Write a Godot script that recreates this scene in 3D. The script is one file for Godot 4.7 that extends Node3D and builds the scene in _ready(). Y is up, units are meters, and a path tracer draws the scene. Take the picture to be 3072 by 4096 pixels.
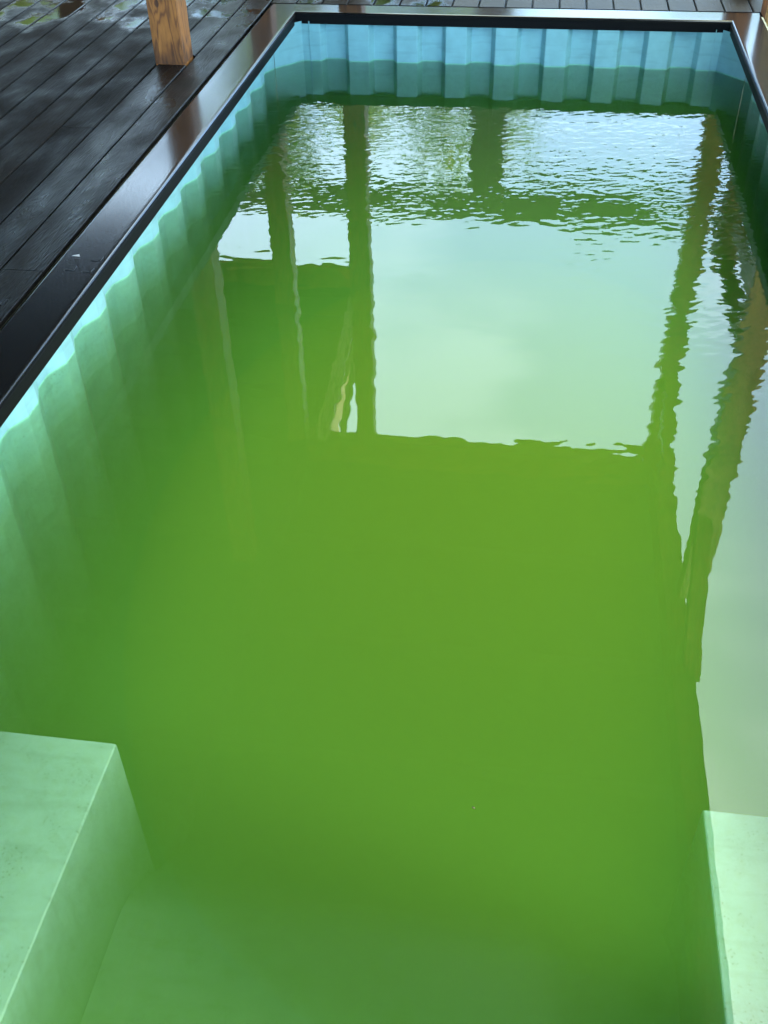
extends Node3D
# A container pool with cloudy green water under a timber pavilion. x = right, z = towards the viewer, y = 0 is the top of the deck.

const POOL_W := 2.33
const POOL_L := 5.9
const WATER_Y := -0.25
const ROOF_Y := 2.8

var M := {}
var rng := RandomNumberGenerator.new()


func _ready() -> void:
	rng.seed = 4711
	# ---------------------------------------------------------------- camera, sky, sun, exposure
	var cam := Camera3D.new()
	cam.name = "camera"
	cam.fov = 53.154
	cam.near = 0.05
	cam.far = 400.0
	cam.transform = Transform3D(Basis.from_euler(Vector3(-0.70415, 0.15867, -0.02388)), Vector3(1.3789, 1.5420, 5.9420))
	add_child(cam)
	cam.current = true
	var sky_mat := ProceduralSkyMaterial.new()
	sky_mat.sky_top_color = srgb(0.82, 0.84, 0.42)
	sky_mat.sky_horizon_color = srgb(0.048, 0.115, 0.235)
	sky_mat.sky_curve = 3.0
	sky_mat.ground_bottom_color = srgb(0.03, 0.032, 0.025)
	sky_mat.ground_horizon_color = srgb(0.10, 0.11, 0.11)
	sky_mat.sky_energy_multiplier = 1.0
	sky_mat.sky_cover = cloud_cover()
	sky_mat.sky_cover_modulate = srgb(0.12, 0.13, 0.12)
	var env := Environment.new()
	env.background_mode = Environment.BG_SKY
	env.sky = Sky.new()
	env.sky.sky_material = sky_mat
	env.tonemap_mode = Environment.TONE_MAPPER_LINEAR
	env.tonemap_exposure = 27.5
	env.volumetric_fog_enabled = true
	env.volumetric_fog_density = 0.0
	env.sdfgi_enabled = true
	env.ssao_enabled = true
	env.ssil_enabled = true
	var we := WorldEnvironment.new()
	we.name = "world_environment"
	we.environment = env
	add_child(we)
	var sun := DirectionalLight3D.new()
	sun.name = "sun"
	sun.light_color = Color(1.0, 0.92, 0.76)
	sun.light_energy = 0.32
	sun.light_angular_distance = 12.0
	sun.shadow_enabled = true
	sun.rotation_degrees = Vector3(-52, 80, 0)
	add_child(sun)

	make_materials()
	build_ground()
	build_water()
	build_pool()
	build_deck()
	build_pavilion()
	build_rail()
	build_pergola()
	build_fence()
	build_house()
	build_trees()
	build_specks()


# ---------------------------------------------------------------- naming helpers
func numbered(called: String, parent: Node) -> String:
	if not parent.has_node(NodePath(called)):
		return called
	var k := 1
	while parent.has_node(NodePath("%s_%03d" % [called, k])):
		k += 1
	return "%s_%03d" % [called, k]


func thing(called: String, label: String, category: String, at := Vector3.ZERO, group := "") -> Node3D:
	var o := Node3D.new()
	o.name = numbered(called, self)
	add_child(o, true)
	o.position = at
	o.set_meta("label", label)
	o.set_meta("category", category)
	if group != "":
		o.set_meta("group", group)
	return o


func setting(called: String) -> Node3D:
	var o := Node3D.new()
	o.name = numbered(called, self)
	add_child(o, true)
	o.set_meta("kind", "structure")
	return o


func part(called: String, mesh: Mesh, mat: Material, parent: Node, xf := Transform3D.IDENTITY) -> MeshInstance3D:
	var o := MeshInstance3D.new()
	o.name = numbered(called, parent)
	o.mesh = mesh
	o.material_override = mat
	o.transform = xf
	o.cast_shadow = GeometryInstance3D.SHADOW_CASTING_SETTING_ON
	parent.add_child(o, true)
	return o


# ---------------------------------------------------------------- mesh helpers
func tri_mesh(v: PackedVector3Array, n: PackedVector3Array, uv: PackedVector2Array, idx: PackedInt32Array) -> ArrayMesh:
	var a := []
	a.resize(Mesh.ARRAY_MAX)
	a[Mesh.ARRAY_VERTEX] = v
	a[Mesh.ARRAY_NORMAL] = n
	a[Mesh.ARRAY_TEX_UV] = uv
	a[Mesh.ARRAY_INDEX] = idx
	var m := ArrayMesh.new()
	m.add_surface_from_arrays(Mesh.PRIMITIVE_TRIANGLES, a)
	return m


# A rounded bar along +z from z0 to z1: cross-section w (x) by h (y) with its corner at ox, oy. U runs round it in metres (counter-clockwise from the lower left, starting with the bottom), V along it.
func bar(ox: float, oy: float, w: float, h: float, z0: float, z1: float, r := 0.004, seg := 2, world_uv := false) -> ArrayMesh:
	var p := PackedVector2Array()
	var nn := PackedVector2Array()
	var c := [Vector2(ox + w - r, oy + r), Vector2(ox + w - r, oy + h - r), Vector2(ox + r, oy + h - r), Vector2(ox + r, oy + r)]
	for k in 4:
		for s in seg + 1:
			var a := -PI / 2 + (k + float(s) / seg) * PI / 2
			nn.append(Vector2(cos(a), sin(a)))
			p.append(c[k] + r * Vector2(cos(a), sin(a)))
	var v := PackedVector3Array()
	var n := PackedVector3Array()
	var uv := PackedVector2Array()
	var idx := PackedInt32Array()
	var count := p.size()
	var run := 0.0
	for k in count + 1:
		var i := k % count
		if k > 0:
			run += p[i].distance_to(p[(k - 1) % count])
		for z in [z0, z1]:
			v.append(Vector3(p[i].x, p[i].y, z))
			n.append(Vector3(nn[i].x, nn[i].y, 0))
			uv.append(deck_uv(p[i].x, z) if world_uv else Vector2(run, z))
	for k in count:
		var i := 2 * k
		idx.append_array([i, i + 1, i + 2, i + 1, i + 3, i + 2])
	for e in 2:
		var b := v.size()
		var z: float = [z0, z1][e]
		for k in count:
			v.append(Vector3(p[k].x, p[k].y, z))
			n.append(Vector3(0, 0, -1 if e == 0 else 1))
			uv.append(deck_uv(p[k].x, z) if world_uv else Vector2(p[k].x - ox, p[k].y - oy))
		for k in range(1, count - 1):
			if e == 0:
				idx.append_array([b, b + k, b + k + 1])
			else:
				idx.append_array([b, b + k + 1, b + k])
	return tri_mesh(v, n, uv, idx)


# A vertical post: w (x) by d (z) from y0 to y1, its lower far-left corner at x, z. U starts at the near left edge and runs right, V is the height.
func post(x: float, z: float, w: float, d: float, y0: float, y1: float, r := 0.006) -> ArrayMesh:
	var m := bar(x, -z - d, w, d, y0, y1, r, 2)
	return turned(m, Transform3D(Basis(Vector3(1, 0, 0), Vector3(0, 0, -1), Vector3(0, 1, 0)), Vector3.ZERO))


# A beam along x.
func beam_x(x0: float, x1: float, y: float, h: float, z: float, d: float, r := 0.005) -> ArrayMesh:
	var m := bar(-z - d, y, d, h, x0, x1, r, 2)
	return turned(m, Transform3D(Basis(Vector3(0, 0, -1), Vector3(0, 1, 0), Vector3(1, 0, 0)), Vector3.ZERO))


func turned(m: Mesh, xf: Transform3D) -> ArrayMesh:
	var st := SurfaceTool.new()
	st.append_from(m, 0, xf)
	return st.commit()


# A square bar between two points.
func strut(a: Vector3, b: Vector3, w: float, h: float) -> ArrayMesh:
	var m := bar(-w / 2, -h / 2, w, h, 0, a.distance_to(b), 0.005, 2)
	var f := (b - a).normalized()
	var right := Vector3.UP.cross(f).normalized() if absf(f.y) < 0.99 else Vector3.RIGHT
	return turned(m, Transform3D(Basis(right, f.cross(right), f), a))


# A sheet that follows a plan outline (x, z) and stands from y0 to y1. The bends are rounded a little, as pressed steel is.
func sheet(line: PackedVector2Array, y0: float, y1: float, flip: bool, bend := 0.006) -> ArrayMesh:
	var p := PackedVector2Array()
	p.append(line[0])
	for k in range(1, line.size() - 1):
		var a := (line[k - 1] - line[k]).normalized()
		var b := (line[k + 1] - line[k]).normalized()
		var r := minf(bend, minf(line[k].distance_to(line[k - 1]), line[k].distance_to(line[k + 1])) * 0.4)
		p.append(line[k] + a * r)
		p.append(line[k] + (a + b) * r * 0.27)
		p.append(line[k] + b * r)
	p.append(line[line.size() - 1])
	var dirs := PackedVector2Array()
	for k in p.size() - 1:
		dirs.append((p[k + 1] - p[k]).normalized())
	var v := PackedVector3Array()
	var n := PackedVector3Array()
	var uv := PackedVector2Array()
	var idx := PackedInt32Array()
	var run := 0.0
	for k in p.size():
		if k > 0:
			run += p[k].distance_to(p[k - 1])
		# a vertex at the end of a long flat takes the normal of the flat
		var before := p[k].distance_to(p[k - 1]) if k > 0 else 0.0
		var after := p[k].distance_to(p[k + 1]) if k < p.size() - 1 else 0.0
		var d := Vector2.ZERO
		if k > 0 and before >= after:
			d = dirs[k - 1]
		elif k < dirs.size():
			d = dirs[k]
		if k > 0 and k < dirs.size() and absf(before - after) < 0.003:
			d = (dirs[k - 1] + dirs[k]).normalized()
		var side := Vector3(-d.y, 0, d.x) * (-1.0 if flip else 1.0)
		for y in [y0, y1]:
			v.append(Vector3(p[k].x, y, p[k].y))
			n.append(side)
			uv.append(Vector2(run, y))
	for k in p.size() - 1:
		var i := 2 * k
		if flip:
			idx.append_array([i, i + 2, i + 1, i + 1, i + 2, i + 3])
		else:
			idx.append_array([i, i + 1, i + 2, i + 1, i + 3, i + 2])
	return tri_mesh(v, n, uv, idx)


func box_mesh(a: Vector3, b: Vector3, r := 0.004) -> ArrayMesh:
	return bar(a.x, a.y, b.x - a.x, b.y - a.y, a.z, b.z, r, 2)


# ---------------------------------------------------------------- textures
func noise(seed_: int, freq: float, octaves := 3, kind := FastNoiseLite.TYPE_SIMPLEX_SMOOTH) -> FastNoiseLite:
	var f := FastNoiseLite.new()
	f.seed = seed_
	f.frequency = freq
	f.noise_type = kind
	f.fractal_type = FastNoiseLite.FRACTAL_FBM if octaves > 1 else FastNoiseLite.FRACTAL_NONE
	f.fractal_octaves = octaves
	return f


# Grey noise of w by h pixels drawn at nw by nh and stretched; returns its bytes.
func bytes_of(seed_: int, freq: float, nw: int, nh: int, w: int, h: int, octaves := 3) -> PackedByteArray:
	var im := noise(seed_, freq, octaves).get_image(nw, nh, false, false, true)
	im.convert(Image.FORMAT_L8)
	if nw != w or nh != h:
		im.resize(w, h, Image.INTERPOLATE_CUBIC)
	return im.get_data()


func grey(d: PackedByteArray, w: int, h: int) -> ImageTexture:
	return ImageTexture.create_from_image(Image.create_from_data(w, h, false, Image.FORMAT_L8, d))


func colours(d: PackedByteArray, w: int, h: int) -> ImageTexture:
	return ImageTexture.create_from_image(Image.create_from_data(w, h, false, Image.FORMAT_RGB8, d))


func srgb(r: float, g: float, b: float) -> Color:
	return Color(r, g, b).linear_to_srgb()


func cloud_cover() -> ImageTexture:
	var w := 512
	var h := 256
	var im := Image.create(w, h, false, Image.FORMAT_RGBA8)
	var a := noise(21, 1.1, 5)
	var b := noise(22, 3.1, 4)
	for y in h:
		var up := PI / 2 - PI * (y + 0.5) / h
		for x in w:
			var t := TAU * (x + 0.5) / w
			var d := Vector3(cos(up) * cos(t), sin(up) * 3.2, cos(up) * sin(t))
			var k := clampf(a.get_noise_3dv(d * 2.1) * 1.4 + 0.5 + 0.25 * b.get_noise_3dv(d), 0.0, 1.0)
			k = smoothstep(0.42, 0.85, k)
			im.set_pixel(x, y, Color(1, 1, 1, 0.45 * k * (1.0 if up > 0 else 0.0)))
	return ImageTexture.create_from_image(im)


# The part of the deck that the boards' texture covers.
func deck_uv(x: float, z: float) -> Vector2:
	return Vector2((x + 2.25) / 2.07, (z + 0.8) / 5.2)


func deck_textures() -> Array:
	var w := 1024
	var h := 2048
	var fine := bytes_of(1, 0.085, w, 160, w, h, 3)      # the streaks of the embossed grain
	var broad := bytes_of(2, 0.011, w, 130, w, h, 2)      # what bends the grain into arches
	var wet := bytes_of(3, 0.012, 512, 1024, w, h, 5)
	var speck := bytes_of(4, 0.25, w, h, w, h, 2)
	var patch := bytes_of(5, 0.02, 512, 700, w, h, 4)
	var rough := PackedByteArray()
	var bump := PackedByteArray()
	var col := PackedByteArray()
	rough.resize(w * h)
	bump.resize(w * h)
	col.resize(w * h * 3)
	for y in h:
		var z := y * 5.2 / h - 0.8
		for x in w:
			var i := y * w + x
			var xx := x * 2.07 / w - 2.25
			var board := floori((xx + 0.183) / 0.1505)
			# where water stands: along the coping, and in the corner by the far post
			var bias := 0.10 * smoothstep(-0.58, -0.30, xx) * smoothstep(2.1, 2.5, z) + 0.30 * smoothstep(0.55, 0.0, z) - 0.06 - 0.6 * smoothstep(0.45, 0.7, z) * 1.0
			var k := wet[i] / 255.0 + bias - 0.52 + 0.06 * ((board * 7919) % 5 - 2) * 0.5
			var pool := smoothstep(0.10, 0.22, k)
			var damp := maxf(smoothstep(-0.15, 0.12, k), 0.75 * smoothstep(-0.55, -0.40, xx + 0.08 * (patch[i] / 255.0 - 0.5)))
			var arch := sin(broad[i] * 0.22 + fine[i] * 0.05 + board * 2.1)
			var g := 0.55 * arch * arch + 0.45 * fine[i] / 255.0
			rough[i] = int(255.0 * clampf(lerpf(lerpf(0.64, 0.27, damp), 0.06, pool) + 0.42 * (patch[i] / 255.0 - 0.5) * (1.0 - pool), 0.03, 1.0))
			bump[i] = int(255.0 * clampf(lerpf(lerpf(0.25 + 0.5 * g, 0.32 + 0.42 * g, damp), 0.62 + 0.03 * speck[i] / 255.0, pool), 0.0, 1.0))
			var c := (36.0 + 16.0 * (patch[i] / 255.0 - 0.5) + 10.0 * (g - 0.5) + 4.0 * ((board * 104729) % 7 - 3) / 3.0) * lerpf(lerpf(1.0, 0.72, damp), 0.55, pool)
			col[3 * i] = int(clampf(c * 1.16, 0, 255))
			col[3 * i + 1] = int(clampf(c * 0.97, 0, 255))
			col[3 * i + 2] = int(clampf(c * 0.80, 0, 255))
	return [colours(col, w, h), grey(rough, w, h), grey(bump, w, h)]


# Flat-sawn pine: rings cut at a low angle, bent round knots. 0.62 m round by 1.6 m up; the near face of a post is u 0 to 0.23.
func wood_texture(seed_: int, tone: Color, knots: Array) -> Array:
	var w := 512
	var h := 1024
	var wob := bytes_of(seed_, 0.012, w, 180, w, h, 3)
	var fibre := bytes_of(seed_ + 1, 0.22, w, 120, w, h, 3)
	var blotch := bytes_of(seed_ + 2, 0.014, w, h, w, h, 4)
	var col := PackedByteArray()
	var bump := PackedByteArray()
	col.resize(w * h * 3)
	bump.resize(w * h)
	for y in h:
		var v := y * 1.6 / h
		for x in w:
			var i := y * w + x
			var u := x * 0.62 / w
			var across := absf(fposmod(u, 0.155) - 0.07) * 190.0 + wob[i] * 0.10 + 2.0 * v
			var dark := 0.0
			for k in knots:
				var d := Vector2((u - k.x), (v - k.y) * 0.62)
				var r := d.length()
				across += 4.6 * exp(-pow(r / 0.035, 2.0))
				dark = maxf(dark, smoothstep(k.z, k.z * 0.55, r))
			var ring := 0.5 + 0.5 * sin(across)
			ring = pow(ring, 2.4)
			var t := 1.0 - 0.52 * ring - 0.25 * (fibre[i] / 255.0 - 0.5) - 0.35 * (blotch[i] / 255.0 - 0.5)
			t *= 1.0 - 0.72 * dark
			# the wet foot of the post
			t *= lerpf(0.55, 1.0, smoothstep(0.0, 0.10 + 0.10 * (blotch[i] / 255.0 - 0.4), v))
			col[3 * i] = int(clampf(255.0 * tone.r * sqrt(maxf(t, 0.02)), 0, 255))
			col[3 * i + 1] = int(clampf(255.0 * tone.g * pow(maxf(t, 0.02), 0.58), 0, 255))
			col[3 * i + 2] = int(clampf(255.0 * tone.b * pow(maxf(t, 0.02), 0.72), 0, 255))
			bump[i] = int(clampf(150.0 + 60.0 * ring + 40.0 * (fibre[i] / 255.0 - 0.5) - 90.0 * dark, 0, 255))
	return [colours(col, w, h), grey(bump, w, h)]


# Light blue paint with rubbed marks, faint streaks and dots of grime.
func paint_texture() -> Array:
	var w := 1024
	var h := 512
	var rub := bytes_of(31, 0.03, 120, h, w, h, 4)
	var cloud := bytes_of(32, 0.012, w, h, w, h, 4)
	var grit := bytes_of(33, 0.16, w, h, w, h, 1)
	var col := PackedByteArray()
	var bump := PackedByteArray()
	var green_cast := PackedByteArray()  # green put into the paint for blue light lost in the water
	green_cast.resize(w * h * 3)
	col.resize(w * h * 3)
	bump.resize(w * h)
	for i in w * h:
		var t := 1.0 - 0.05 * smoothstep(0.55, 0.9, rub[i] / 255.0) - 0.08 * (cloud[i] / 255.0 - 0.5)
		var s := smoothstep(0.84, 0.90, grit[i] / 255.0) * smoothstep(0.50, 0.62, cloud[i] / 255.0)
		var tw := t
		t *= 1.0 - 0.40 * s
		col[3 * i] = int(255.0 * clampf(0.50 * tw, 0, 1))
		col[3 * i + 1] = int(255.0 * clampf(0.72 * tw, 0, 1))
		col[3 * i + 2] = int(255.0 * clampf(0.735 * tw, 0, 1))
		var slime := smoothstep(0.45, 0.85, cloud[(i * 3) % (w * h)] / 255.0) * 0.12
		green_cast[3 * i] = int(255.0 * clampf(lerpf(0.53, 0.46, slime) * t, 0, 1))
		green_cast[3 * i + 1] = int(255.0 * clampf(lerpf(0.84, 0.70, slime) * t, 0, 1))
		green_cast[3 * i + 2] = int(255.0 * clampf(lerpf(0.74, 0.46, slime) * t, 0, 1))
		bump[i] = int(clampf(110.0 + 0.25 * cloud[i] + 0.10 * grit[i], 0, 255))
	return [colours(col, w, h), grey(bump, w, h), colours(green_cast, w, h)]


func std(called: String, c: Color, rough: float, specular := 0.5) -> StandardMaterial3D:
	var m := StandardMaterial3D.new()
	m.resource_name = called
	m.albedo_color = c
	m.roughness = rough
	m.metallic_specular = specular
	return m


func make_materials() -> void:
	var t := deck_textures()
	M.deck = std("deck composite", Color.WHITE, 1.0)
	M.deck.albedo_texture = t[0]
	M.deck.roughness_texture = t[1]
	M.deck.heightmap_enabled = true
	M.deck.heightmap_texture = t[2]
	M.deck.heightmap_scale = 0.34

	M.deck_dry = M.deck.duplicate()
	M.deck_dry.resource_name = "dry deck composite"
	M.deck_dry.roughness_texture = null
	M.deck_dry.roughness = 0.6
	M.deck.metallic_specular = 0.24
	M.deck_dry.metallic_specular = 0.35

	M.coping = std("black coping", srgb(0.006, 0.006, 0.006), 1.0)
	var rb := bytes_of(41, 0.13, 512, 512, 512, 512, 3)
	var bb := bytes_of(42, 0.30, 512, 512, 512, 512, 2)
	for i in rb.size():
		rb[i] = int(lerpf(28, 62, smoothstep(0.3, 0.75, rb[i] / 255.0)))
	M.coping.roughness_texture = grey(rb, 512, 512)
	M.coping.heightmap_enabled = true
	M.coping.heightmap_texture = grey(bb, 512, 512)
	M.coping.heightmap_scale = 0.0045
	M.coping.metallic_specular = 0.58
	M.coping.uv1_triplanar = true
	M.coping.uv1_world_triplanar = true
	M.coping.uv1_scale = Vector3(1.7, 1.7, 1.7)

	M.lip = std("black lip", srgb(0.006, 0.0065, 0.0065), 0.5, 0.17)
	M.lip.heightmap_enabled = true
	M.lip.heightmap_texture = M.coping.heightmap_texture
	M.lip.heightmap_scale = 0.02
	M.lip.uv1_triplanar = true
	M.lip.uv1_world_triplanar = true
	M.lip.uv1_scale = Vector3(2.3, 2.3, 2.3)

	var p := paint_texture()
	M.wall = std("pool paint", Color.WHITE, 0.38)
	M.wall.albedo_texture = p[0]
	M.wall.heightmap_enabled = true
	M.wall.heightmap_texture = p[1]
	M.wall.heightmap_scale = 0.02
	M.wall.uv1_scale = Vector3(0.8, 1.6, 1)
	M.green_cast = M.wall.duplicate()
	M.green_cast.resource_name = "paint with film"
	M.green_cast.albedo_color = Color(1.0, 1.0, 0.94)
	M.green_cast.albedo_texture = p[2]

	var a := wood_texture(51, Color(0.66, 0.41, 0.16), [Vector3(0.487, 0.272, 0.014), Vector3(0.19, 0.9, 0.010), Vector3(0.4, 0.7, 0.012)])
	M.wood = std("stained pine", Color.WHITE, 0.5)
	M.wood.albedo_texture = a[0]
	M.wood.heightmap_enabled = true
	M.wood.heightmap_texture = a[1]
	M.wood.heightmap_scale = 0.06
	M.wood.uv1_scale = Vector3(1.0 / 0.62, 1.0 / 1.6, 1)
	M.pale_wood = M.wood.duplicate()
	M.pale_wood.resource_name = "pale pine"
	var b := wood_texture(61, Color(0.90, 0.70, 0.36), [Vector3(0.3, 0.5, 0.010)])
	M.pale_wood.albedo_texture = b[0]

	M.lit_pine = M.pale_wood.duplicate()  # brighter tone, stands in for sky light on the beam and braces
	M.lit_pine.resource_name = "lit pine"
	M.lit_pine.albedo_texture = wood_texture(65, Color(0.97, 0.86, 0.66), [])[0]
	M.seat = M.green_cast.duplicate()
	M.seat.resource_name = "seat with weak film"
	M.seat.albedo_color = Color(0.90, 0.81, 0.95)
	M.metal = std("roof sheet", srgb(0.02, 0.02, 0.02), 0.7)
	M.gravel = std("pale gravel", Color.WHITE, 0.95)
	var g := NoiseTexture2D.new()
	g.width = 512
	g.height = 512
	g.seamless = true
	g.noise = noise(71, 0.08, 4)
	var ramp := Gradient.new()
	ramp.set_color(0, srgb(0.10, 0.10, 0.07))
	ramp.set_color(1, srgb(0.27, 0.26, 0.22))
	g.color_ramp = ramp
	M.gravel.albedo_texture = g
	M.gravel.uv1_triplanar = true
	M.gravel.uv1_world_triplanar = true
	M.gravel.uv1_scale = Vector3(0.7, 0.7, 0.7)
	M.fence = std("weathered fence", srgb(0.055, 0.038, 0.026), 0.8)
	M.siding = std("house siding", srgb(0.06, 0.055, 0.05), 0.75)
	M.glass = std("window glass", srgb(0.02, 0.022, 0.025), 0.06)
	M.trim = std("window trim", srgb(0.35, 0.34, 0.32), 0.6)
	M.bark = std("bark", srgb(0.10, 0.075, 0.05), 0.9)
	M.leaf = std("leaf", srgb(0.07, 0.12, 0.03), 0.55)
	M.leaf.backlight_enabled = true
	M.leaf.backlight = srgb(0.20, 0.30, 0.06)
	M.leaf.cull_mode = BaseMaterial3D.CULL_DISABLED

	M.water = std("water surface", Color(1, 1, 1, 0.0), 0.0, 0.45)
	M.water.transparency = BaseMaterial3D.TRANSPARENCY_ALPHA


# ---------------------------------------------------------------- the setting
func build_ground() -> void:
	var st := SurfaceTool.new()
	st.begin(Mesh.PRIMITIVE_TRIANGLES)
	var y := -0.42
	var xs := [-90.0, -0.32, 2.66, 90.0]
	var zs := [-120.0, -0.24, 6.1, 60.0]
	for i in 3:
		for j in 3:
			if i == 1 and j == 1:
				continue
			var q := [Vector3(xs[i], y, zs[j]), Vector3(xs[i + 1], y, zs[j]), Vector3(xs[i + 1], y, zs[j + 1]), Vector3(xs[i], y, zs[j + 1])]
			for k in [0, 1, 2, 0, 2, 3]:
				st.set_normal(Vector3.UP)
				st.set_uv(Vector2(q[k].x, q[k].z))
				st.add_vertex(q[k])
	var g := part("ground", st.commit(), M.gravel, self)
	g.set_meta("kind", "structure")


# How rough the wind has made the water: a gusty band across the far part, one that runs on along the right, calm in front.
func gust(x: float, z: float, n: float) -> float:
	var far := smoothstep(0.45, 0.95, z) * (1.0 - smoothstep(1.30 + 0.3 * n, 2.45 + 0.6 * n, z))
	var right := smoothstep(1.25, 1.9, x + 0.25 * n) * (1.0 - smoothstep(2.9, 4.1, z + 0.3 * n)) * smoothstep(0.5, 1.2, z)
	return clampf((far + 0.75 * right) * (0.85 + 0.9 * n), 0.0, 1.1)


func build_water() -> void:
	var x0 := -0.165
	var x1 := 2.495
	var dx := 0.0095
	var nx := int((x1 - x0) / dx)
	var zs := PackedFloat32Array()
	var z := -0.07
	while z < 5.99:
		zs.append(z)
		z += 0.006 if z < 2.9 else 0.0095
	var nz := zs.size()
	var chop := noise(81, 1.0, 2)
	var chop2 := noise(82, 1.0, 2)
	var swell := noise(83, 1.0, 2)
	var where := noise(84, 1.0, 3)
	var hs := PackedFloat32Array()
	hs.resize(nx * nz)
	for j in nz:
		for i in nx:
			var x := x0 + i * dx
			var zz := zs[j]
			var w := where.get_noise_2d(x * 1.1, zz * 1.1)
			var g := gust(x, zz, w)
			var h := 0.00010 * swell.get_noise_2d(x * 2.0, zz * 5.0) + 0.000025 * swell.get_noise_2d(x * 9.0 + 40.0, zz * 14.0)
			h += (1.0 - smoothstep(2.9, 4.3, zz - 0.5 * smoothstep(1.0, 2.2, x))) * 0.00013 * chop2.get_noise_2d(x * 6.0 + 11.0, zz * 11.0)
			if g > 0.01:
				var s := 0.25 * x
				h += g * (0.00042 * chop.get_noise_2d(x * 11.0, (zz + s) * 23.0) + 0.00042 * chop2.get_noise_2d((x - 0.4 * zz) * 5.0, zz * 8.0 + 30.0))
				h += g * (1.0 - smoothstep(1.8, 2.6, zz)) * 0.00026 * chop.get_noise_2d(x * 26.0 + 9.0, zz * 38.0)
			hs[j * nx + i] = h
	var v := PackedVector3Array()
	var n := PackedVector3Array()
	var uv := PackedVector2Array()
	var idx := PackedInt32Array()
	v.resize(nx * nz)
	n.resize(nx * nz)
	uv.resize(nx * nz)
	idx.resize((nx - 1) * (nz - 1) * 6)
	var at := 0
	for j in nz:
		var ja := maxi(j - 1, 0)
		var jb := mini(j + 1, nz - 1)
		for i in nx:
			var k := j * nx + i
			var ia := maxi(i - 1, 0)
			var ib := mini(i + 1, nx - 1)
			v[k] = Vector3(x0 + i * dx, WATER_Y + hs[k], zs[j])
			n[k] = Vector3(-(hs[j * nx + ib] - hs[j * nx + ia]) / ((ib - ia) * dx), 1, -(hs[jb * nx + i] - hs[ja * nx + i]) / (zs[jb] - zs[ja])).normalized()
			uv[k] = Vector2(v[k].x, v[k].z)
			if i < nx - 1 and j < nz - 1:
				idx[at] = k
				idx[at + 1] = k + 1
				idx[at + 2] = k + nx
				idx[at + 3] = k + 1
				idx[at + 4] = k + nx + 1
				idx[at + 5] = k + nx
				at += 6
	var o := part("water", tri_mesh(v, n, uv, idx), M.water, self)
	o.set_meta("kind", "structure")
	# the algae that cloud it
	murk("cloudy_water", WATER_Y - 0.013, WATER_Y - 1.10, 2.0, srgb(0.092, 0.350, 0.046))
	# an added yellower ellipsoid that puts brighter light into the middle and right
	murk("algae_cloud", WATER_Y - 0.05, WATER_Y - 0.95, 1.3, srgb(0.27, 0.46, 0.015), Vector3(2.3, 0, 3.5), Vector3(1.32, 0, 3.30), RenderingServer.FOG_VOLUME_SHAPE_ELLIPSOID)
	murk("waterline_dimmer", WATER_Y - 0.002, WATER_Y - 0.012, 16.0, srgb(0.025, 0.11, 0.018))  # thin dark layer added to drop the light at the waterline and far end


func murk(called: String, top: float, low: float, density: float, tint: Color, span := Vector3(2.64, 0, 6.03), at := Vector3(POOL_W / 2, 0, 2.95), shape := RenderingServer.FOG_VOLUME_SHAPE_BOX) -> void:
	var f := FogVolume.new()
	f.name = called
	f.shape = shape
	f.size = Vector3(span.x, top - low, span.z)
	f.position = Vector3(at.x, (top + low) / 2, at.z)
	var fm := FogMaterial.new()
	fm.density = density
	fm.albedo = tint
	f.material = fm
	add_child(f)
	f.set_meta("kind", "structure")


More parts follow.
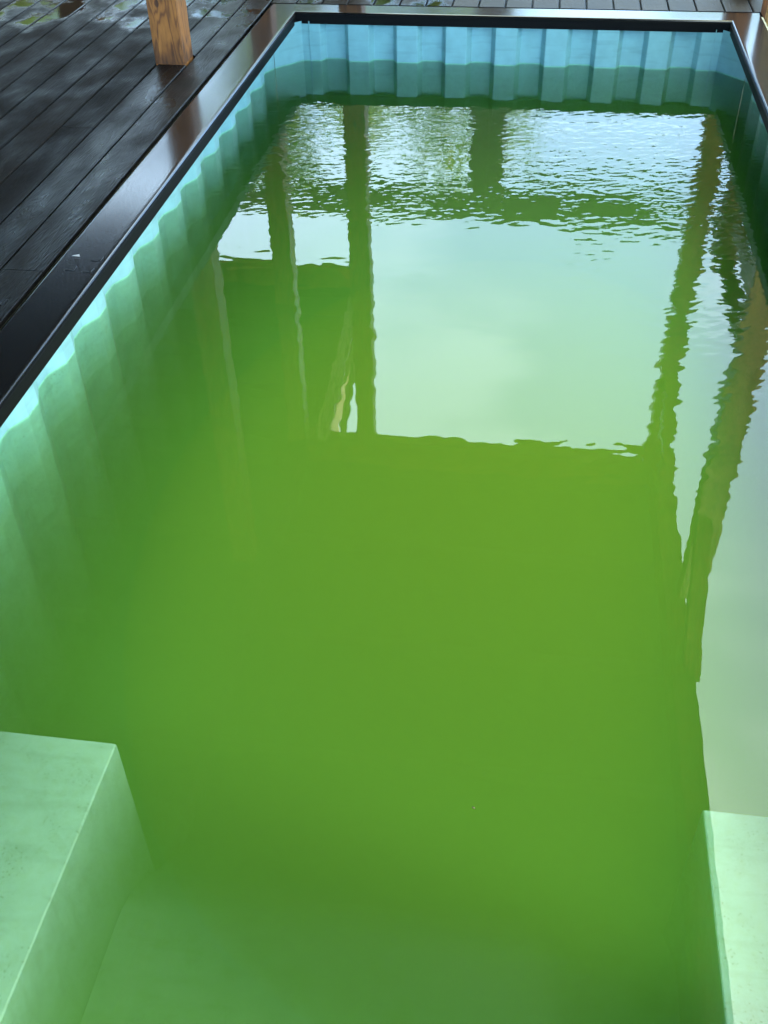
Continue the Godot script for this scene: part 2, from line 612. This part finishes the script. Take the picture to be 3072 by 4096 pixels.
# ---------------------------------------------------------------- the pool
func build_pool() -> void:
	var o := thing("container_pool", "container pool with light blue corrugated walls and wet black coping, full of green water", "pool")
	var top := -0.045
	var low := -1.32
	# far wall: pressed panels 44 mm deep, a chamfered post in each corner
	var e := PackedVector2Array()
	e.append(Vector2(0.031, 0.0))
	for k in 8:
		var x := 0.132 + k * 0.2722
		e.append_array([Vector2(x, -0.003), Vector2(x + 0.023, -0.048), Vector2(x + 0.134, -0.048), Vector2(x + 0.156, -0.003)])
	e.append(Vector2(2.299, 0.0))
	part("end_wall", sheet(e, WATER_Y, top, false), M.wall, o)
	part("submerged_wall", sheet(e, low, WATER_Y, false), M.green_cast, o)
	for s in [0, 1]:
		var c := PackedVector2Array([Vector2(0.031, 0.0), Vector2(-0.101, 0.152)])
		var l := PackedVector2Array()
		l.append(Vector2(-0.103, 0.152))
		var z := 0.160
		while z < 5.7:
			l.append_array([Vector2(-0.105, z), Vector2(-0.1385, z + 0.076), Vector2(-0.1385, z + 0.153), Vector2(-0.105, z + 0.231)])
			z += 0.3072
		l.append(Vector2(-0.105, 5.93))
		if s == 1:
			for k in c.size():
				c[k].x = POOL_W - c[k].x
			for k in l.size():
				l[k].x = POOL_W - l[k].x
		part("corner_post", sheet(c, WATER_Y, top, s == 0), M.wall, o)
		part("submerged_wall", sheet(c, low, WATER_Y, s == 0), M.green_cast, o)
		part("side_wall", sheet(l, WATER_Y, top, s == 0), M.wall, o)
		part("submerged_wall", sheet(l, low, WATER_Y, s == 0), M.green_cast, o)
	part("weld_rib", post(0.070, 0.0, 0.006, 0.003, low, top, 0.001), M.wall, o)
	part("weld_rib", post(2.262, 0.0, 0.004, 0.002, low, top, 0.0009), M.wall, o)
	part("near_wall", box_mesh(Vector3(-0.10, low, 5.90), Vector3(2.43, top, 5.93)), M.seat, o)
	part("pool_floor", box_mesh(Vector3(-0.15, low - 0.04, -0.06), Vector3(2.48, low, 5.95)), M.seat, o)
	# seats in the near corners and the step between them, seen through the water
	part("corner_seat", box_mesh(Vector3(-0.137, low + 0.002, 4.516), Vector3(0.474, -0.50, 5.899), 0.006), M.seat, o).set_meta("label", "left underwater corner seat")
	part("corner_seat", box_mesh(Vector3(1.870, low + 0.002, 4.519), Vector3(2.467, -0.50, 5.899), 0.006), M.seat, o).set_meta("label", "right underwater corner seat")
	part("step", cove(0.476, 1.868, 4.20, 4.75, 5.897, low + 0.002, -0.92), M.seat, o)
	# coping: a folded black frame, mitred at the corners. a is the distance outwards from its inner face.
	var prof := PackedVector2Array([Vector2(0.05, -0.050), Vector2(0.05, -0.0595), Vector2(0.001, -0.0595), Vector2(0.0, -0.0585), Vector2(0.0, -0.017), Vector2(-0.0012, -0.0160), Vector2(-0.0016, -0.0145), Vector2(-0.0006, -0.0132), Vector2(0.001, -0.0125)])
	for k in 7:
		var t := PI / 2 * k / 6.0
		prof.append(Vector2(0.001 + 0.010 * (1 - cos(t)), -0.010 + 0.010 * sin(t)))
	prof.append_array([Vector2(0.022, 0.0), Vector2(0.158, 0.0), Vector2(0.164, -0.002), Vector2(0.167, -0.006), Vector2(0.167, -0.06), Vector2(0.05, -0.061)])
	for side in 4:
		part("coping_rail", coping(prof.slice(10), side), M.coping, o)
		part("coping_lip", coping(prof.slice(0, 11), side), M.lip, o)
	# four small raised squares and a torn flake stuck on the left rail
	for at in [Vector2(-0.100, 3.058), Vector2(-0.040, 3.064), Vector2(-0.036, 2.985)]:
		part("raised_square", box_mesh(Vector3(at.x - 0.016, 0.0002, at.y - 0.013), Vector3(at.x + 0.016, 0.0022, at.y + 0.013), 0.0008), M.coping, o)
	var fl := SurfaceTool.new()
	fl.begin(Mesh.PRIMITIVE_TRIANGLES)
	fl.set_smooth_group(-1)
	var a0 := Vector3(-0.128, 0.004, 2.975)
	var pts := [a0, a0 + Vector3(0.030, 0, 0.004), a0 + Vector3(0.024, 0.004, -0.007), a0 + Vector3(0.017, 0.0005, -0.004), a0 + Vector3(0.010, 0.003, -0.001)]
	for k in [[0, 2, 1], [0, 3, 2], [0, 4, 3]]:
		for q in k:
			fl.set_uv(Vector2(pts[q].x, pts[q].z))
			fl.add_vertex(pts[q])
	fl.generate_normals()
	part("peeled_flake", fl.commit(), std("flake", srgb(0.6, 0.55, 0.5), 0.5), o)


# A step whose front swells up out of the floor in a soft curve.
func cove(x0: float, x1: float, z0: float, z1: float, z2: float, y0: float, y1: float) -> ArrayMesh:
	var v := PackedVector3Array()
	var n := PackedVector3Array()
	var uv := PackedVector2Array()
	var idx := PackedInt32Array()
	for k in 26:
		var t := minf(k / 24.0, 1.0)
		var z := lerpf(z0, z1, t) if k < 25 else z2
		var y := lerpf(y0, y1, smoothstep(0.0, 1.0, t))
		var slope := 6.0 * t * (1.0 - t) * (y1 - y0) / (z1 - z0)
		for x in [x0, x1]:
			v.append(Vector3(x, y, z))
			n.append(Vector3(0, 1, -slope).normalized())
			uv.append(Vector2(x, z))
		if k > 0:
			var i := 2 * k
			idx.append_array([i - 2, i - 1, i, i - 1, i + 1, i])
	return tri_mesh(v, n, uv, idx)


func coping(prof: PackedVector2Array, side: int) -> ArrayMesh:
	var v := PackedVector3Array()
	var n := PackedVector3Array()
	var uv := PackedVector2Array()
	var idx := PackedInt32Array()
	var corner := func(k: int, a: float) -> Vector2:
		match k % 4:
			0: return Vector2(-a, -a)
			1: return Vector2(POOL_W + a, -a)
			2: return Vector2(POOL_W + a, POOL_L + a)
		return Vector2(-a, POOL_L + a)
	var out: Vector3 = [Vector3(0, 0, -1), Vector3(1, 0, 0), Vector3(0, 0, 1), Vector3(-1, 0, 0)][side]
	for k in prof.size() - 1:
		var d := (prof[k + 1] - prof[k]).normalized()
		for e in 2:
			var p := prof[k + e]
			# round the fold, keep the flats flat
			var dd := d
			var other := k + e + (-1 if e == 0 else 1)
			if e == 0 and k > 0:
				other = k - 1
			if other >= 0 and other < prof.size():
				var d2 := (p - prof[other]).normalized() if e == 0 else (prof[other] - p).normalized()
				if d.dot(d2) > 0.85 and prof[k].distance_to(prof[k + 1]) < 0.02:
					dd = (d + d2).normalized()
			var normal := out * -dd.y + Vector3.UP * dd.x
			for q in 2:
				var c: Vector2 = corner.call(side + q, p.x)
				v.append(Vector3(c.x, p.y, c.y))
				n.append(normal)
				uv.append(c)
		var i := 4 * k
		idx.append_array([i, i + 2, i + 1, i + 1, i + 2, i + 3])
	return tri_mesh(v, n, uv, idx)


# ---------------------------------------------------------------- the deck
func build_deck() -> void:
	var o := setting("deck")
	var shade := func(x0: float, x1: float, z0: float, z1: float, mat: Material) -> void:
		part("deck_board", bar(x0, -0.024, x1 - x0, 0.024, z0, z1, 0.0065, 3, true), mat, o)
	# along the pool's left: boards laid parallel to it, some of two lengths
	var joints := {0: 3.085, 2: 1.815, 7: -0.10, 5: 3.9, 10: 1.1, 9: 4.4, 13: 2.0, 16: 0.2, 20: 3.0}
	for k in 28:
		var right := -0.1865 - k * 0.1505
		var left := right - 0.1440
		var z0 := -3.1
		var z1 := 6.6
		if k == 1:   # the board that the post stands in
			shade.call(left, right, 0.957, z1, M.deck)
			shade.call(left, right, z0, 0.803, M.deck)
		elif joints.has(k):
			shade.call(left, right, z0, joints[k] - 0.0015, M.deck)
			shade.call(left, right, joints[k] + 0.0015, z1, M.deck)
		else:
			shade.call(left, right, z0, z1, M.deck)
	# beyond the pool's far end
	for k in 19:
		var left := -0.1795 + k * 0.1472
		shade.call(left, left + 0.1405, -2.9, -0.1775, M.deck if k < 7 else M.deck_dry)
	# on the right, out of the picture
	part("side_deck", box_mesh(Vector3(2.62, -0.024, -0.2), Vector3(4.2, 0.0, 6.6)), M.deck, o)
	part("near_deck", box_mesh(Vector3(-0.18, -0.024, 6.08), Vector3(2.6, -0.001, 7.6)), M.deck, o)
	for z in [-2.8, -1.6, -0.5, 1.0, 2.5, 4.0, 5.5]:
		part("joist", beam_x(-4.4, -0.34, -0.17, 0.14, z, 0.045), M.wood, o)


# ---------------------------------------------------------------- the pavilion over the deck and the pool
func build_pavilion() -> void:
	var o := thing("pavilion", "timber pavilion whose brown grained post with a knot stands on the dark deck boards", "pavilion")
	part("post", post(-0.4925, 0.806, 0.1475, 0.147, -0.16, ROOF_Y), M.wood, o).set_meta("label", "thick brown post with a knot, foot set between the deck boards")
	part("post", post(-0.405, -0.63, 0.140, 0.14, -0.16, ROOF_Y), M.wood, o)
	part("post", post(0.150, -0.62, 0.140, 0.14, 0.001, ROOF_Y), M.wood, o)
	part("post", post(2.378, -0.64, 0.140, 0.14, 0.001, ROOF_Y), M.wood, o)
	part("post", post(2.535, 0.79, 0.140, 0.14, -0.16, ROOF_Y), M.pale_wood, o)  # paler than the other posts, standing in for sun on it
	part("post", post(2.535, 5.2, 0.140, 0.14, -0.16, ROOF_Y), M.wood, o)
	part("post", post(-0.4925, 5.2, 0.1475, 0.147, -0.16, ROOF_Y), M.wood, o)
	part("post", post(-4.3, -3.3, 0.140, 0.14, -0.16, ROOF_Y), M.wood, o)
	part("post", post(-4.3, 0.8, 0.140, 0.14, -0.16, ROOF_Y), M.wood, o)
	# beams
	part("beam", beam_x(-0.42, 2.62, ROOF_Y, 0.23, -0.66, 0.14), M.wood, o)
	part("beam", bar(2.445, ROOF_Y + 0.002, 0.14, 0.23, -0.515, 8.0), M.wood, o)
	part("beam", bar(-0.235, ROOF_Y + 0.001, 0.135, 0.23, -2.85, -0.665), M.lit_pine, o)
	part("beam", bar(-0.39, ROOF_Y + 0.001, 0.135, 0.23, -0.515, 8.0), M.fence, o)
	part("beam", beam_x(-4.4, -0.26, ROOF_Y, 0.23, -3.56, 0.14), M.wood, o)
	part("beam", bar(-4.4, ROOF_Y + 0.001, 0.14, 0.23, -3.4, 8.0), M.wood, o)
	# knee braces by the far posts
	part("knee_brace", strut(Vector3(0.17, 1.55, -0.55), Vector3(-0.15, 2.82, -0.56), 0.09, 0.09), M.lit_pine, o)
	part("knee_brace", strut(Vector3(0.16, 1.95, -0.57), Vector3(0.01, 2.82, -0.575), 0.05, 0.05), M.lit_pine, o)
	part("knee_brace", strut(Vector3(2.46, 1.95, -0.57), Vector3(2.50, 2.82, -0.05), 0.09, 0.09), M.wood, o)
	part("knee_brace", strut(Vector3(2.585, 2.15, 0.90), Vector3(2.57, 2.88, 1.58), 0.10, 0.10), M.pale_wood, o)
	part("trim_board", post(2.678, 0.80, 0.022, 0.12, 0.0, 2.6, 0.003), M.pale_wood, o)
	# rafters and the roof itself
	var y := ROOF_Y + 0.233
	for k in 9:
		part("rafter", beam_x(-4.45, 2.60, y, 0.14, -0.62 + k * 0.95, 0.045), M.fence, o)
	for k in 5:
		part("rafter", beam_x(-4.45, -0.25, y, 0.14, -3.52 + k * 0.62, 0.045), M.fence, o)
	part("roof_sheet", box_mesh(Vector3(-4.5, y + 0.142, -0.66), Vector3(2.62, y + 0.18, 8.1)), M.metal, o)
	part("roof_sheet", box_mesh(Vector3(-4.5, y + 0.142, -3.58), Vector3(-0.235, y + 0.18, -0.665)), M.metal, o)


# The low board and newel to the right of the pool.
func build_rail() -> void:
	var o := thing("low_railing", "short pine newel and low pale board along the right coping", "railing")
	part("newel", post(2.502, -0.185, 0.14, 0.165, 0.0, 0.92), M.wood, o)
	part("handrail", bar(2.515, 0.84, 0.10, 0.045, -0.019, 0.789, 0.005), M.wood, o)
	part("rail_board", bar(2.540, 0.50, 0.030, 0.14, -0.019, 0.789, 0.004), M.wood, o)
	part("low_board", bar(2.500, 0.0, 0.038, 0.30, -0.016, 0.785, 0.004), M.pale_wood, o)
	part("low_board", bar(2.500, 0.0, 0.038, 0.30, 0.94, 5.2, 0.004), M.pale_wood, o)


func build_pergola() -> void:
	var o := thing("pergola", "open timber frame standing beyond the far deck, mirrored in the water", "pergola")
	var z := -4.55
	part("beam", beam_x(-3.6, 5.2, 2.36, 0.33, z, 0.10), M.fence, o)
	part("column", post(0.70, z - 0.12, 0.35, 0.34, -0.42, 2.36, 0.02), M.fence, o)
	part("column", post(4.7, z - 0.12, 0.35, 0.34, -0.42, 2.36, 0.02), M.fence, o)
	part("column", post(-3.4, z - 0.12, 0.35, 0.34, -0.42, 2.36, 0.02), M.fence, o)


func build_fence() -> void:
	var o := thing("fence", "brown board fence far behind the left of the deck", "fence", Vector3(0, 0, -8.5))
	for k in 46:
		part("fence_board", box_mesh(Vector3(-10.5 + k * 0.2, -0.42, 0), Vector3(-10.5 + k * 0.2 + 0.185, 2.05 + 0.02 * sin(k * 2.3), 0.02)), M.fence, o)
	part("fence_rail", beam_x(-10.5, -1.3, 1.3, 0.08, -0.045, 0.04), M.fence, o)
	part("fence_rail", beam_x(-10.5, -1.3, 0.1, 0.08, -0.045, 0.04), M.fence, o)


# A house added out of view on the left, mainly to darken the deck.
func build_house() -> void:
	var o := thing("house", "added dark board-clad house, out of view, darkening the left deck", "house", Vector3(-4.75, -0.42, 0))
	for k in 24:
		part("siding_board", box_mesh(Vector3(-0.03, 0.02 + k * 0.155, -2.9), Vector3(0.0 + 0.006 * (k % 2), 0.17 + k * 0.155, 9.0), 0.003), M.siding, o)
	part("wall", box_mesh(Vector3(-4.0, 0.0, -2.88), Vector3(-0.031, 3.74, 8.98)), M.siding, o)
	for z in [-1.8, 1.6, 4.6]:
		var f := part("window", box_mesh(Vector3(0.007, 1.35, z), Vector3(0.04, 2.45, z + 1.1)), M.trim, o)
		part("pane", box_mesh(Vector3(0.041, 1.42, z + 0.07), Vector3(0.046, 2.38, z + 1.03), 0.001), M.glass, f)
	part("roof", box_mesh(Vector3(-4.2, 3.75, -3.2), Vector3(0.3, 3.95, 9.2)), M.metal, o)


# ---------------------------------------------------------------- trees beyond the deck, seen in the water, and two added sun blockers on the right
func limb(st: SurfaceTool, a: Vector3, b: Vector3, ra: float, rb: float, sides := 8) -> void:
	var f := (b - a).normalized()
	var u := f.cross(Vector3(0.31, 0.2, 0.93)).normalized()
	var w := f.cross(u)
	for k in sides:
		var p := []
		for q in [[a, ra, k], [b, rb, k], [b, rb, k + 1], [a, ra, k + 1]]:
			var t: float = TAU * q[2] / sides
			p.append([q[0] + (u * cos(t) + w * sin(t)) * q[1], u * cos(t) + w * sin(t)])
		for q in [0, 2, 1, 0, 3, 2]:
			st.set_normal(p[q][1])
			st.set_uv(Vector2(k, q))
			st.add_vertex(p[q][0])


func tree(label: String, at: Vector3, height: float, wide: float, lean: Vector3, leaves: int, seed_: int, big := 1.0) -> void:
	var o := thing("garden_tree", label, "tree", at, "trees beyond the deck")
	var r := RandomNumberGenerator.new()
	r.seed = seed_
	var st := SurfaceTool.new()
	st.begin(Mesh.PRIMITIVE_TRIANGLES)
	var tips := []
	var mid := Vector3(0, height * 0.45, 0) + lean * 0.5
	var crown := Vector3(0, height * 0.62, 0) + lean
	limb(st, Vector3(0, -0.5, 0), mid, height * 0.030, height * 0.020, 10)
	limb(st, mid, crown, height * 0.020, height * 0.010, 8)
	for k in 14:
		var t := TAU * k / 14.0 + r.randf() * 0.4
		var from := mid.lerp(crown, r.randf())
		var to := crown + Vector3(cos(t) * wide * r.randf_range(0.35, 0.95), height * r.randf_range(-0.20, 0.36), sin(t) * wide * r.randf_range(0.35, 0.95))
		limb(st, from, to, height * 0.009, height * 0.002, 5)
		tips.append(to)
		tips.append(from.lerp(to, 0.6))
	part("trunk", st.commit(), M.bark, o)
	var lv := SurfaceTool.new()
	lv.begin(Mesh.PRIMITIVE_TRIANGLES)
	for k in leaves:
		var c: Vector3 = tips[r.randi() % tips.size()]
		var off := (Vector3(r.randfn(), r.randfn() * 0.7, r.randfn()).limit_length(2.0)) * wide * 0.17
		var q := c + off
		var n := Vector3(r.randfn(), r.randfn() + 0.6, r.randfn()).normalized()
		var s := r.randf_range(0.05, 0.10) * big
		var u := n.cross(Vector3(r.randfn(), r.randfn(), r.randfn())).normalized() * s
		var w := n.cross(u) * 0.5
		for e in [-u, w, u, -u, u, -w]:
			lv.set_normal(n)
			lv.set_uv(Vector2.ZERO)
			lv.add_vertex(q + e)
	part("crown", lv.commit(), M.leaf, o)


func build_trees() -> void:
	tree("leafy tree behind the open timber frame, left of its wide column", Vector3(-0.5, -0.4, -11.0), 5.2, 1.9, Vector3(0.2, 0, 0), 9000, 1)
	tree("tall leafy tree farther left behind the board fence", Vector3(-8.0, -0.4, -13.5), 6.0, 2.4, Vector3(-0.3, 0, 0), 9000, 2)
	tree("leaning tree with thin crown close behind the far left posts", Vector3(-1.4, -0.4, -7.2), 4.6, 1.1, Vector3(-0.8, 0, 0), 2600, 3)
	tree("broad dark tree at the far left end of the fence", Vector3(-12.5, -0.4, -11.0), 6.5, 3.0, Vector3(0.3, 0, 0), 9000, 4)
	tree("small tree behind the right of the open timber frame", Vector3(4.6, -0.4, -13.0), 3.9, 1.8, Vector3(0.2, 0, 0), 6000, 5)
	tree("added tall dense tree, out of view right of the pool, blocking the sun", Vector3(8.2, -0.4, 0.3), 13.5, 2.9, Vector3(-0.2, 0, 0.1), 22000, 6, 2.2)  # added unseen to keep the sun off the far water
	tree("added tall dense tree, out of view farthest right, blocking light", Vector3(9.4, -0.4, -5.0), 13.5, 3.4, Vector3(0, 0, 0), 14000, 7, 2.0)  # second added blocker for light from the right


# ---------------------------------------------------------------- what floats on the water
func build_specks() -> void:
	speck("dark speck of debris floating alone in front of the near step", Vector3(1.356, WATER_Y + 0.001, 4.748), 0.0026, srgb(0.01, 0.01, 0.008))


func speck(label: String, at: Vector3, size: float, tone: Color) -> void:
	var m := SphereMesh.new()
	m.radius = size
	m.height = size * 0.8
	m.radial_segments = 10
	m.rings = 5
	var st := SurfaceTool.new()
	st.append_from(m, 0, Transform3D(Basis.from_scale(Vector3(1.5, 1.0, 0.6)).rotated(Vector3.UP, at.x * 9.0), Vector3.ZERO))
	var o := part("floating_speck", st.commit(), std("debris", tone, 0.8), self, Transform3D(Basis.IDENTITY, at))
	o.set_meta("label", label)
	o.set_meta("category", "debris")
